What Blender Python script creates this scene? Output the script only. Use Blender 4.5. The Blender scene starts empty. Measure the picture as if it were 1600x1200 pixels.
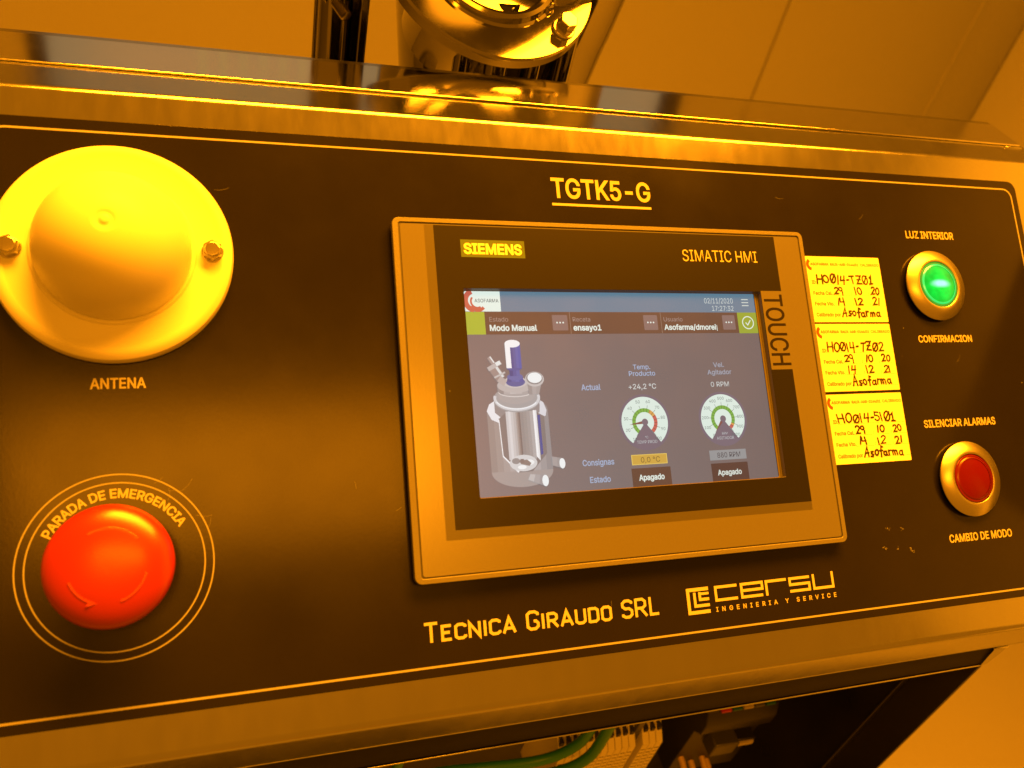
import bpy, bmesh, math, os, random
from mathutils import Vector, Matrix, geometry, noise
random.seed(7)
D = bpy.data
sc = bpy.context.scene
COL = sc.collection
MM = 0.001

# ------------------------------------------------------------------ camera
cam_d = D.cameras.new('camera')
cam = D.objects.new('camera', cam_d)
COL.objects.link(cam)
CAMLOC = (-0.1833572, -0.2690003, 0.2517363)
CX, CY, CZ = (0.9450068, -0.2581287, 0.2008275), (0.0245874, 0.6683914, 0.7434032), (-0.3261251, -0.6975833, 0.6379812)
cam.matrix_world = Matrix(((CX[0], CY[0], CZ[0], CAMLOC[0]), (CX[1], CY[1], CZ[1], CAMLOC[1]),
                           (CX[2], CY[2], CZ[2], CAMLOC[2]), (0, 0, 0, 1)))
cam_d.lens = 30.692
cam_d.sensor_width = 36
cam_d.clip_start = 0.01
cam_d.clip_end = 50
cam_d.dof.use_dof = True
cam_d.dof.focus_distance = 0.42
cam_d.dof.aperture_fstop = 11
sc.camera = cam

# ------------------------------------------------------------------ world, lamps, exposure
AMBER = (0.93, 0.270, 0.004)
w = D.worlds.new('World')
sc.world = w
w.use_nodes = True
bg = w.node_tree.nodes['Background']
bg.inputs['Color'].default_value = (0.93, 0.270, 0.004, 1)
bg.inputs['Strength'].default_value = 0.58
sc.view_settings.view_transform = 'Standard'
sc.view_settings.look = 'None'
sc.view_settings.exposure = 0
sc.view_settings.gamma = 1


def lamp(name, loc, sx, sy, power, target=None, col=AMBER):
    l = D.lights.new(name, 'AREA')
    l.shape = 'RECTANGLE'
    l.size, l.size_y = sx, sy
    l.energy = power
    l.color = col
    o = D.objects.new(name, l)
    COL.objects.link(o)
    o.location = loc
    if target is not None:
        o.rotation_euler = (Vector(target) - Vector(loc)).to_track_quat('-Z', 'Y').to_euler()
    return o


lamp('ceiling_lamp', (-0.10, -1.10, 1.75), 1.10, 0.40, 19)
key = lamp('ceiling_lamp', (0.45, 0.52, 1.75), 1.8, 0.70, 146, target=(0.15, -0.35, 0))
key.data.spread = math.radians(110)

# ------------------------------------------------------------------ materials


def mat(name, col, rough=0.5, metal=0.0, spec=0.5, bump=0.0, bscale=400, rvar=0.0, rscale=30, stretch=None,
        cvar=0.0, cscale=20, coat=0.0, emit=None, estr=1.0, specks=0.0, trans=0.0):
    m = D.materials.new(name)
    m.use_nodes = True
    nt = m.node_tree
    N, L = nt.nodes, nt.links
    b = N['Principled BSDF']
    b.inputs['Base Color'].default_value = (*col, 1)
    b.inputs['Roughness'].default_value = rough
    b.inputs['Metallic'].default_value = metal
    b.inputs['Specular IOR Level'].default_value = spec
    if coat:
        b.inputs['Coat Weight'].default_value = coat
        b.inputs['Coat Roughness'].default_value = 0.2
    if trans:
        b.inputs['Transmission Weight'].default_value = trans
    if emit:
        b.inputs['Emission Color'].default_value = (*emit, 1)
        b.inputs['Emission Strength'].default_value = estr
    tc = N.new('ShaderNodeTexCoord')
    mp = N.new('ShaderNodeMapping')
    L.new(tc.outputs['Object'], mp.inputs['Vector'])
    if stretch:
        mp.inputs['Scale'].default_value = stretch

    def nz(scale, detail=4):
        n = N.new('ShaderNodeTexNoise')
        n.inputs['Scale'].default_value = scale
        n.inputs['Detail'].default_value = detail
        L.new(mp.outputs[0], n.inputs['Vector'])
        return n
    if bump:
        n = nz(bscale, 3)
        bp = N.new('ShaderNodeBump')
        bp.inputs['Strength'].default_value = bump
        bp.inputs['Distance'].default_value = 0.0002
        L.new(n.outputs['Fac'], bp.inputs['Height'])
        L.new(bp.outputs[0], b.inputs['Normal'])
    if rvar:
        n = nz(rscale, 6)
        mr = N.new('ShaderNodeMapRange')
        mr.inputs['From Min'].default_value = 0.3
        mr.inputs['From Max'].default_value = 0.7
        mr.inputs['To Min'].default_value = max(0.02, rough - rvar)
        mr.inputs['To Max'].default_value = rough + rvar
        L.new(n.outputs['Fac'], mr.inputs['Value'])
        L.new(mr.outputs[0], b.inputs['Roughness'])
    colsock = None
    if cvar:
        n = nz(cscale, 6)
        mx = N.new('ShaderNodeMix')
        mx.data_type = 'RGBA'
        mx.inputs[6].default_value = (*[c * (1 - cvar) for c in col], 1)
        mx.inputs[7].default_value = (*[min(1, c * (1 + cvar)) for c in col], 1)
        L.new(n.outputs['Fac'], mx.inputs[0])
        colsock = mx.outputs[2]
    if specks:
        v = N.new('ShaderNodeTexVoronoi')
        v.inputs['Scale'].default_value = 70
        L.new(mp.outputs[0], v.inputs['Vector'])
        wn = N.new('ShaderNodeTexWhiteNoise')
        L.new(v.outputs['Color'], wn.inputs['Vector'])
        th = N.new('ShaderNodeMath'); th.operation = 'LESS_THAN'
        th.inputs[1].default_value = 0.022
        L.new(v.outputs['Distance'], th.inputs[0])
        th2 = N.new('ShaderNodeMath'); th2.operation = 'LESS_THAN'
        th2.inputs[1].default_value = 0.35
        L.new(wn.outputs['Value'], th2.inputs[0])
        mu = N.new('ShaderNodeMath'); mu.operation = 'MULTIPLY'
        L.new(th.outputs[0], mu.inputs[0]); L.new(th2.outputs[0], mu.inputs[1])
        mx = N.new('ShaderNodeMix'); mx.data_type = 'RGBA'
        if colsock:
            L.new(colsock, mx.inputs[6])
        else:
            mx.inputs[6].default_value = (*col, 1)
        mx.inputs[7].default_value = (specks, specks, specks, 1)
        L.new(mu.outputs[0], mx.inputs[0])
        colsock = mx.outputs[2]
    if colsock:
        L.new(colsock, b.inputs['Base Color'])
    return m


M = {}
M['steel'] = mat('brushed_steel', (.54, .545, .51), .15, 1.0, bump=.012, bscale=160, rvar=.015, rscale=60, stretch=(3, .9, .9), cvar=.05, cscale=25)
M['polished'] = mat('polished_steel', (.66, .64, .62), .06, 1.0, bump=.03, bscale=20, rvar=.02)
M['vessel_steel'] = mat('vessel_mirror_steel', (.31, .305, .30), .07, 1.0, bump=.03, bscale=20, rvar=.03)
M['polished_soft'] = mat('mirror_steel', (.88, .87, .85), .09, 1.0, bump=.05, bscale=25, rvar=.03, cvar=.05)
M['shaded_steel'] = mat('shaded_cabinet_steel', (.06, .058, .055), .35, .8, rvar=.08, cvar=.2)  # stainless cabinet; shade and dark reflections are put into the base colour
M['chrome'] = mat('bolt_chrome', (.62, .60, .57), .2, 1.0)
M['stud'] = mat('stud_steel', (.35, .33, .30), .25, 1.0)
M['overlay'] = mat('black_overlay', (.009, .0078, .007), .17, spec=.36, bump=.04, bscale=900, rvar=.025, rscale=30, cvar=.18, cscale=40, specks=.12)
M['print'] = mat('white_print', (.40, .39, .37), .5)
M['print_bright'] = mat('bright_print', (.80, .80, .76), .5)
M['print_dim'] = mat('thin_white_print', (.27, .27, .29), .5)
M['ivory'] = mat('ivory_plastic', (.70, .70, .66), .42, bump=.03, bscale=600)
M['red'] = mat('red_plastic', (.27, .014, .022), .30, bump=.14, bscale=1300, coat=.35)
M['black'] = mat('black_plastic', (.012, .012, .012), .5)
M['alloy'] = mat('satin_alloy', (.62, .60, .57), .32, 1.0, bump=.04, bscale=1500)
M['bezel'] = mat('cast_bezel', (.125, .125, .123), .45, .2, bump=.5, bscale=2200, cvar=.12, cscale=1500)
M['foil_light'] = mat('light_grey_foil', (.205, .205, .20), .24, .58, bump=.02, bscale=1500)
M['foil_mid'] = mat('mid_grey_foil', (.10, .10, .098), .30, .5)
M['foil_black'] = mat('black_foil', (.008, .008, .008), .28, spec=.36, bump=.03, bscale=1200, specks=.10)
M['foil_edge'] = mat('window_edge', (.09, .085, .06), .4)
M['groove'] = mat('groove_dark', (.03, .03, .03), .6)
M['siemens_box'] = mat('logo_box_green', (.028, .085, .05), .5)
M['label'] = mat('label_paper', (.70, .70, .64), .55)
M['label_ink'] = mat('label_red_ink', (.30, .06, .03), .6)
M['label_red'] = mat('label_logo_red', (.75, .04, .01), .6)
M['pen'] = mat('black_marker', (.015, .012, .012), .5)
M['touch_ink'] = mat('dark_grey_ink', (.010, .009, .008), .3, spec=.3)
M['shaded_lip'] = mat('shaded_lip_steel', (.014, .0135, .013), .6, spec=.08)  # stainless lip, not painted: its dark reflection is put into this colour
M['wall'] = mat('painted_wall', (.56, .56, .55), .5, bump=.02, bscale=60, cvar=.02, cscale=3)
M['wall_side'] = mat('painted_side_wall', (.95, .95, .93), .5, cvar=.02, cscale=3)
M['joint'] = mat('wall_joint', (.45, .45, .43), .6)
M['floor'] = mat('floor_vinyl', (.18, .177, .173), .4, cvar=.05, cscale=4)
M['terminal'] = mat('beige_terminal', (.78, .74, .66), .5)
M['hole'] = mat('terminal_hole', (.02, .02, .02), .6)
M['green_wire'] = mat('green_cable', (.03, .22, .05), .4)
M['breaker'] = mat('dark_grey_breaker', (.012, .012, .012), .4)
M['tag_red'] = mat('tag_red', (.50, .03, .05), .5)
M['tag_green'] = mat('tag_green', (.02, .12, .03), .5)
M['tag_beige'] = mat('tag_beige', (.50, .45, .36), .5)
M['tag_grey'] = mat('tag_grey', (.10, .10, .10), .5)
M['ferrule'] = mat('orange_ferrule', (.60, .42, .20), .4)


M['window_blind'] = mat('backlit_window_blind', (.05, .05, .05), .6, emit=(.36, .22, .07), estr=1.0)
M['window_glass'] = mat('window_glass', (.02, .03, .03), .2, emit=(.24, .16, .07), estr=1.0)


def screen_material():
    m = D.materials.new('lit_screen')
    m.use_nodes = True
    N, L = m.node_tree.nodes, m.node_tree.links
    b = N['Principled BSDF']
    b.inputs['Base Color'].default_value = (.008, .008, .008, 1)
    b.inputs['Roughness'].default_value = .32
    b.inputs['Specular IOR Level'].default_value = .6
    tc = N.new('ShaderNodeTexCoord')
    nz = N.new('ShaderNodeTexNoise'); nz.inputs['Scale'].default_value = 28; nz.inputs['Detail'].default_value = 5
    L.new(tc.outputs['Object'], nz.inputs['Vector'])
    mr = N.new('ShaderNodeMapRange')
    mr.inputs['From Min'].default_value = .35; mr.inputs['From Max'].default_value = .65
    mr.inputs['To Min'].default_value = .27; mr.inputs['To Max'].default_value = .31
    L.new(nz.outputs['Fac'], mr.inputs['Value']); L.new(mr.outputs[0], b.inputs['Roughness'])
    a = N.new('ShaderNodeVertexColor')
    a.layer_name = 'Col'
    L.new(a.outputs['Color'], b.inputs['Emission Color'])
    b.inputs['Emission Strength'].default_value = 1
    return m


M['screen'] = screen_material()


def lens_material(name, col, emis, estr, hot):
    m = D.materials.new(name)
    m.use_nodes = True
    N, L = m.node_tree.nodes, m.node_tree.links
    b = N['Principled BSDF']
    b.inputs['Base Color'].default_value = (*col, 1)
    b.inputs['Roughness'].default_value = .22
    b.inputs['Specular IOR Level'].default_value = .2
    b.inputs['Emission Color'].default_value = (*emis, 1)
    tc = N.new('ShaderNodeTexCoord')
    n = N.new('ShaderNodeTexNoise')
    n.inputs['Scale'].default_value = 160
    L.new(tc.outputs['Object'], n.inputs['Vector'])
    mr = N.new('ShaderNodeMapRange')
    mr.inputs['To Min'].default_value = estr * .25
    mr.inputs['To Max'].default_value = estr * 1.6
    L.new(n.outputs['Fac'], mr.inputs['Value'])
    ln = N.new('ShaderNodeVectorMath'); ln.operation = 'LENGTH'
    L.new(tc.outputs['Object'], ln.inputs[0])
    m2 = N.new('ShaderNodeMapRange')
    m2.inputs['From Min'].default_value = .0055
    m2.inputs['From Max'].default_value = .0115
    m2.inputs['To Min'].default_value = 1.7
    m2.inputs['To Max'].default_value = .75
    L.new(ln.outputs['Value'], m2.inputs['Value'])
    mm = N.new('ShaderNodeMath'); mm.operation = 'MULTIPLY'
    L.new(mr.outputs[0], mm.inputs[0]); L.new(m2.outputs[0], mm.inputs[1])
    mpn = N.new('ShaderNodeMapping')
    mpn.inputs['Rotation'].default_value = (0, 0, math.radians(-24))
    mpn.inputs['Scale'].default_value = (1, 2.9, 0)
    L.new(tc.outputs['Object'], mpn.inputs['Vector'])
    l2 = N.new('ShaderNodeVectorMath'); l2.operation = 'LENGTH'
    L.new(mpn.outputs[0], l2.inputs[0])
    m3 = N.new('ShaderNodeMapRange'); m3.interpolation_type = 'SMOOTHSTEP'
    m3.inputs['From Min'].default_value = .0022
    m3.inputs['From Max'].default_value = .0085
    m3.inputs['To Min'].default_value = hot
    m3.inputs['To Max'].default_value = 0
    L.new(l2.outputs['Value'], m3.inputs['Value'])
    mc = N.new('ShaderNodeMix'); mc.data_type = 'RGBA'
    mc.inputs[6].default_value = (*emis, 1)
    mc.inputs[7].default_value = (.42, 1.0, .80, 1)
    L.new(m3.outputs[0], mc.inputs[0])
    L.new(mc.outputs[2], b.inputs['Emission Color'])
    L.new(mm.outputs[0], b.inputs['Emission Strength'])
    bp = N.new('ShaderNodeBump')
    bp.inputs['Strength'].default_value = .4
    bp.inputs['Distance'].default_value = .0004
    L.new(n.outputs['Fac'], bp.inputs['Height'])
    L.new(bp.outputs[0], b.inputs['Normal'])
    return m


M['green_lens'] = lens_material('green_lit_lens', (.0, .10, .01), (.0, .80, .055), .85, 1.0)
M['green_rim'] = mat('green_lens_rim', (.01, .20, .03), .2, emit=(.02, .75, .15), estr=1.0)
M['green_dark'] = mat('green_lens_skirt', (.01, .14, .02), .3, emit=(.0, .35, .03), estr=.6)
M['led'] = mat('led_glow', (.2, .9, .6), .4, emit=(.45, 1.0, .85), estr=1.2)
M['red_lens'] = lens_material('red_unlit_lens', (.085, .003, .0015), (.3, .0, .0), .05, 0.0)
M['red_dark'] = mat('red_lens_skirt', (.10, .003, .0015), .25)

# ------------------------------------------------------------------ mesh builder


class MB:
    def __init__(self):
        self.v, self.f, self.c = [], [], []
        self.col = (1, 1, 1)

    def add(self, vs, fs, col=None):
        o = len(self.v)
        self.v += [tuple(p) for p in vs]
        for f in fs:
            self.f.append(tuple(i + o for i in f))
            self.c.append(col or self.col)
        return self

    def box(self, x0, x1, y0, y1, z0, z1):
        vs = [(x, y, z) for z in (z0, z1) for y in (y0, y1) for x in (x0, x1)]
        return self.add(vs, [(0, 2, 3, 1), (4, 5, 7, 6), (0, 1, 5, 4), (2, 6, 7, 3), (0, 4, 6, 2), (1, 3, 7, 5)])

    def poly(self, pts, z, col=None):
        return self.add([(p[0], p[1], z) for p in pts], [tuple(range(len(pts)))], col)

    def prism(self, pts, z0, z1, col=None):
        n = len(pts)
        vs = [(p[0], p[1], z0) for p in pts] + [(p[0], p[1], z1) for p in pts]
        fs = [tuple(range(n))[::-1], tuple(range(n, 2 * n))]
        fs += [(i, (i + 1) % n, n + (i + 1) % n, n + i) for i in range(n)]
        return self.add(vs, fs, col)

    def frame(self, outer, inner, z0, z1):
        n = len(outer)
        vs = []
        for z in (z0, z1):
            vs += [(p[0], p[1], z) for p in outer] + [(p[0], p[1], z) for p in inner]
        fs = []
        for i in range(n):
            j = (i + 1) % n
            fs += [(2 * n + i, 2 * n + j, 3 * n + j, 3 * n + i), (i, n + i, n + j, j),
                   (i, j, 2 * n + j, 2 * n + i), (n + i, 3 * n + i, 3 * n + j, n + j)]
        return self.add(vs, fs)

    def lathe(self, prof, n=64, cx=0, cy=0, cap0=False, cap1=True):
        vs, fs = [], []
        for r, z in prof:
            for k in range(n):
                a = 2 * math.pi * k / n
                vs.append((cx + r * math.cos(a), cy + r * math.sin(a), z))
        for i in range(len(prof) - 1):
            for k in range(n):
                k2 = (k + 1) % n
                fs.append((i * n + k, i * n + k2, (i + 1) * n + k2, (i + 1) * n + k))
        if cap1:
            fs.append(tuple((len(prof) - 1) * n + k for k in range(n)))
        if cap0:
            fs.append(tuple(k for k in range(n))[::-1])
        return self.add(vs, fs)

    def ribbon(self, pts, wd, z, closed=False, col=None):
        P = [Vector(p[:2]) for p in pts]
        Q = [P[0]]
        for p in P[1:]:
            if (p - Q[-1]).length > 1e-6:
                Q.append(p)
        if closed and (Q[0] - Q[-1]).length < 1e-6:
            Q.pop()
        P = Q
        n = len(P)
        if n < 2:
            return self
        Lf, Rt = [], []
        for i in range(n):
            a = P[i - 1] if (i > 0 or closed) else None
            b = P[(i + 1) % n] if (i < n - 1 or closed) else None
            d0 = (P[i] - a).normalized() if a is not None else None
            d1 = (b - P[i]).normalized() if b is not None else None
            if d0 is None:
                nn = Vector((-d1.y, d1.x)); s = 1
            elif d1 is None:
                nn = Vector((-d0.y, d0.x)); s = 1
            else:
                t = d0 + d1
                t = t.normalized() if t.length > 1e-4 else d0
                nn = Vector((-t.y, t.x))
                s = 1 / max(.35, nn.dot(Vector((-d0.y, d0.x))))
            Lf.append(P[i] + nn * s * wd / 2)
            Rt.append(P[i] - nn * s * wd / 2)
        vs = [(p.x, p.y, z) for p in Lf] + [(p.x, p.y, z) for p in Rt]
        fs = []
        for i in range(n if closed else n - 1):
            j = (i + 1) % n
            fs.append((n + i, n + j, j, i))
        return self.add(vs, fs, col)

    def tube(self, pts, r, n=10, caps=True):
        P = [Vector(p) for p in pts]
        vs, fs = [], []
        up = Vector((.13, .2, 1)).normalized()
        for i, p in enumerate(P):
            d = (P[min(i + 1, len(P) - 1)] - P[max(i - 1, 0)]).normalized()
            a = d.cross(up).normalized()
            b = a.cross(d)
            for k in range(n):
                t = 2 * math.pi * k / n
                vs.append(p + (a * math.cos(t) + b * math.sin(t)) * r)
        for i in range(len(P) - 1):
            for k in range(n):
                k2 = (k + 1) % n
                fs.append((i * n + k, i * n + k2, (i + 1) * n + k2, (i + 1) * n + k))
        if caps:
            fs.append(tuple(range(n))[::-1])
            fs.append(tuple((len(P) - 1) * n + k for k in range(n)))
        return self.add(vs, fs)

    def build(self, name, m, parent=None, smooth=None, bevel=0, bseg=2, label=None, colors=False):
        me = D.meshes.new(name)
        me.from_pydata([(x * MM, y * MM, z * MM) for x, y, z in self.v], [], self.f)
        me.update()
        if colors:
            ca = me.color_attributes.new('Col', 'FLOAT_COLOR', 'CORNER')
            i = 0
            for fi, f in enumerate(self.f):
                for _ in f:
                    c = self.c[fi]
                    ca.data[i].color = (c[0], c[1], c[2], 1)
                    i += 1
        me.materials.append(m if not isinstance(m, str) else M[m])
        if smooth is not None:
            me.shade_smooth()
            me.set_sharp_from_angle(angle=math.radians(smooth))
        o = D.objects.new(name, me)
        COL.objects.link(o)
        if parent is not None:
            o.parent = parent
        if bevel:
            b = o.modifiers.new('bevel', 'BEVEL')
            b.width = bevel * MM
            b.segments = bseg
            b.limit_method = 'ANGLE'
            b.angle_limit = math.radians(35)
            if smooth is None:
                me.shade_smooth()
                me.set_sharp_from_angle(angle=math.radians(50))
        if label:
            o['label'] = label
        return o


def rrect(x0, x1, y0, y1, r, n=6):
    pts = []
    for cx, cy, a0 in ((x1 - r, y1 - r, 0), (x0 + r, y1 - r, 90), (x0 + r, y0 + r, 180), (x1 - r, y0 + r, 270)):
        for k in range(n + 1):
            a = math.radians(a0 + 90 * k / n)
            pts.append((cx + r * math.cos(a), cy + r * math.sin(a)))
    return pts


def arc(cx, cy, r, a0, a1, n=24, ry=None):
    ry = r if ry is None else ry
    return [(cx + r * math.cos(math.radians(a0 + (a1 - a0) * k / n)), cy + ry * math.sin(math.radians(a0 + (a1 - a0) * k / n)))
            for k in range(n + 1)]


PF = Matrix(((1, 0, 0, 0), (0, .8, -.6, 0), (0, .6, .8, 0), (0, 0, 0, 1)))   # the sloped panel's own axes


def thing(name, label, cat, group=None, uvh=None, loc=None, mat4=None):
    o = D.objects.new(name, None)
    COL.objects.link(o)
    o.empty_display_size = .02
    if uvh is not None:
        T = Matrix.Translation(PF.to_3x3() @ (Vector(uvh) * MM))
        o.matrix_world = T @ PF
    if loc is not None:
        o.location = Vector(loc) * MM
    if mat4 is not None:
        o.matrix_world = mat4
    o['label'] = label
    o['category'] = cat
    if group:
        o['group'] = group
    return o


def structure(o):
    o['kind'] = 'structure'
    return o


# ------------------------------------------------------------------ lettering
def load_font():
    try:
        p = os.path.join(bpy.utils.system_resource('DATAFILES', path='fonts'), 'Inter.woff2')
        return D.fonts.load(p)
    except Exception:
        return None


FONT = load_font()
GLYPHS = {}


def area2(p):
    return sum(p[i][0] * p[(i + 1) % len(p)][1] - p[(i + 1) % len(p)][0] * p[i][1] for i in range(len(p))) / 2


def inside(pt, poly):
    c = False
    j = len(poly) - 1
    for i in range(len(poly)):
        if (poly[i][1] > pt[1]) != (poly[j][1] > pt[1]) and \
                pt[0] < (poly[j][0] - poly[i][0]) * (pt[1] - poly[i][1]) / (poly[j][1] - poly[i][1]) + poly[i][0]:
            c = not c
        j = i
    return c


def glyph_layers(body, space=1.0, res=4):
    """contours of a line of type, grouped so that overlapping strokes never share a plane"""
    key = (body, space)
    if key in GLYPHS:
        return GLYPHS[key]
    cu = D.curves.new('t', 'FONT')
    cu.body = body
    cu.space_character = space
    if FONT:
        cu.font = FONT
    ob = D.objects.new('t', cu)
    COL.objects.link(ob)
    dg = bpy.context.evaluated_depsgraph_get()
    dg.update()
    cc = ob.evaluated_get(dg).to_curve(dg, apply_modifiers=False)
    loops = []
    for s in cc.splines:
        if s.type == 'BEZIER':
            bp = s.bezier_points
            n = len(bp)
            pts = []
            for i in range(n):
                a, b = bp[i], bp[(i + 1) % n]
                straight = (a.handle_right - a.co).cross(b.co - a.co).length < 1e-6 and (b.handle_left - b.co).cross(b.co - a.co).length < 1e-6
                k = 1 if straight else res
                for q in range(k):
                    t = q / k
                    p = a.co * (1 - t) ** 3 + a.handle_right * 3 * t * (1 - t) ** 2 + b.handle_left * 3 * t * t * (1 - t) + b.co * t ** 3
                    pts.append((p.x, p.y))
        else:
            pts = [(p.co.x, p.co.y) for p in s.points]
        if len(pts) > 2:
            loops.append(pts)
    D.objects.remove(ob)
    D.curves.remove(cu)
    if not loops:
        GLYPHS[key] = []
        return []
    big = max(loops, key=lambda p: abs(area2(p)))
    sg = 1 if area2(big) > 0 else -1
    outers = [p for p in loops if area2(p) * sg > 0]
    holes = [p for p in loops if area2(p) * sg <= 0]
    grp = []
    for o in outers:
        grp.append([o, []])
    for h in holes:
        best = None
        for g in grp:
            if inside(h[0], g[0]) and (best is None or abs(area2(g[0])) < abs(area2(best[0]))):
                best = g
        if best:
            best[1].append(h)
    GLYPHS[key] = grp
    return grp


def type_into(mb, body, x0, y0, width=None, cap=None, z=0, bold=0.0, space=1.0, align='l', capref=None, fn=None, col=None):
    """sets one line of type with its baseline at y0; cap = height of its tallest capital or of capref"""
    grp = glyph_layers(body, space)
    if not grp:
        return
    xs = [p[0] for g in grp for p in g[0]]
    ref = glyph_layers(capref or 'H')
    ch = max(p[1] for g in ref for p in g[0])
    sy = cap / ch
    sx = width / (max(xs) - min(xs)) if width else sy
    off = {'l': min(xs), 'c': (min(xs) + max(xs)) / 2, 'r': max(xs)}[align]
    EPS = 0.006
    for k, (outer, hs) in enumerate(grp):
        def T(p):
            q = (x0 + (p[0] - off) * sx, y0 + p[1] * sy)
            return fn(q) if fn else q
        loops = [[T(p) for p in lp] for lp in [outer] + hs]
        zz = z + EPS * (k % 3)
        tri = geometry.tessellate_polygon([[Vector((p[0], p[1], 0)) for p in lp] for lp in loops])
        flat = [p for lp in loops for p in lp]
        fs = []
        for t in tri:
            a, b, c = [flat[i] for i in t]
            if (b[0] - a[0]) * (c[1] - a[1]) - (b[1] - a[1]) * (c[0] - a[0]) < 0:
                t = (t[0], t[2], t[1])
            fs.append(tuple(t))
        mb.add([(p[0], p[1], zz) for p in flat], fs, col)
        if bold:
            for q, lp in enumerate(loops):
                mb.ribbon(lp, bold, zz + EPS * (3 + q), closed=True, col=col)


# simple pen alphabets: strokes in a box one high
def A_(cx, cy, rx, ry, a0, a1, n=10):
    return [(cx + rx * math.cos(math.radians(a0 + (a1 - a0) * k / n)), cy + ry * math.sin(math.radians(a0 + (a1 - a0) * k / n))) for k in range(n + 1)]


PEN = {
    'H': (.62, [[(0, 1), (.04, 0)], [(.55, 1.02), (.6, 0)], [(.03, .5), (.56, .53)]]),
    'O': (.6, [A_(.3, .5, .28, .48, 100, 470, 14)]),
    'o': (.45, [A_(.22, .27, .2, .26, 80, 450, 12)]),
    '0': (.6, [A_(.3, .5, .28, .5, 60, 420, 14), [(.08, .05), (.55, .95)]]),
    'Z': (.55, [[(0, .95), (.5, .95), (.05, .05), (.55, .02)], [(.08, .5), (.42, .52)]]),
    '1': (.25, [[(.0, .72), (.16, 1.0), (.16, 0)]]),
    'L': (.34, [[(.02, .8), (.18, 1.0), (.16, .05), (.0, .0)], [(.0, .0), (.36, .03)]]),
    '|': (.18, [[(.08, 1.0), (.06, 0)]]),
    '2': (.5, [A_(.24, .75, .22, .24, 165, -30, 8) + [(.04, .02), (.5, .04)]]),
    '4': (.52, [[(.08, 1.0), (.04, .42), (.48, .46)], [(.42, 1.02), (.42, -.08)]]),
    '9': (.46, [A_(.22, .72, .2, .25, 20, 380, 12) + [(.40, .4), (.34, -.1)]]),
    'S': (.45, [[(.46, .93), (.1, .98), (.04, .6)] + A_(.2, .3, .24, .3, 80, -150, 10)]),
    'n': (.55, [A_(.28, .5, .24, .48, 60, 420, 12)]),
    'T': (.55, [[(0, .95), (.52, 1.0)], [(.28, .97), (.26, 0)]]),
    '-': (.4, [[(.06, .46), (.3, .5)]]),
    'A': (.62, [[(0, -.02), (.3, 1.05), (.5, .0)], [(.08, .38), (.5, .42)]]),
    's': (.36, [[(.34, .55), (.1, .52), (.1, .34), (.3, .22), (.22, .02), (.0, .05)]]),
    'f': (.36, [[(.42, .92), (.24, 1.0), (.18, .6), (.18, -.12)], [(.02, .52), (.38, .55)]]),
    'a': (.46, [A_(.2, .24, .18, .24, 40, 360, 10), [(.38, .5), (.38, .1), (.46, 0)]]),
    'r': (.36, [[(.04, .52), (.06, 0)], [(.06, .34), (.18, .5), (.34, .5)]]),
    'm': (.66, [[(.04, .5), (.04, 0)], [(.04, .36), (.16, .5), (.28, .42), (.28, 0)], [(.28, .36), (.4, .5), (.54, .42), (.56, 0)]]),
    'e': (.44, [A_(.22, .26, .2, .26, 10, 320, 10)]),
    ' ': (.4, []),
}


def pen_into(mb, s, x0, y0, width, h, wd, z, rnd, col=None):
    total = sum(PEN[c][0] + .13 for c in s) - .13
    sx = width / total
    x = x0
    k = 0
    for c in s:
        wc, st = PEN[c]
        dy = rnd.uniform(-.08, .08) * h
        hs = rnd.uniform(.88, 1.1)
        sh = rnd.uniform(-.13, .13)
        for poly in st:
            pts = [(x + (p[0] + sh * p[1]) * sx + rnd.uniform(-.01, .01) * h, y0 + dy + p[1] * h * hs + rnd.uniform(-.015, .015) * h) for p in poly]
            mb.ribbon(pts, wd * rnd.uniform(.85, 1.2), z + .006 * (k % 5), col=col)
            # rounded pen ends
            for e in (pts[0], pts[-1]):
                mb.poly(arc(e[0], e[1], wd * .5, 0, 330, 8), z + .006 * (k % 5) + .003, col=col)
            k += 1
        x += (wc + .13) * sx


# squared sign lettering of the maker's name (chamfered strokes)
def chf(pts, c=.14):
    out = []
    n = len(pts)
    for i, p in enumerate(pts):
        if i in (0, n - 1):
            out.append(p)
            continue
        a, b = Vector(pts[i - 1]), Vector(pts[i + 1])
        v = Vector(p)
        out.append(tuple(v + (a - v).normalized() * min(c, (a - v).length / 2)))
        out.append(tuple(v + (b - v).normalized() * min(c, (b - v).length / 2)))
    return out


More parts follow.
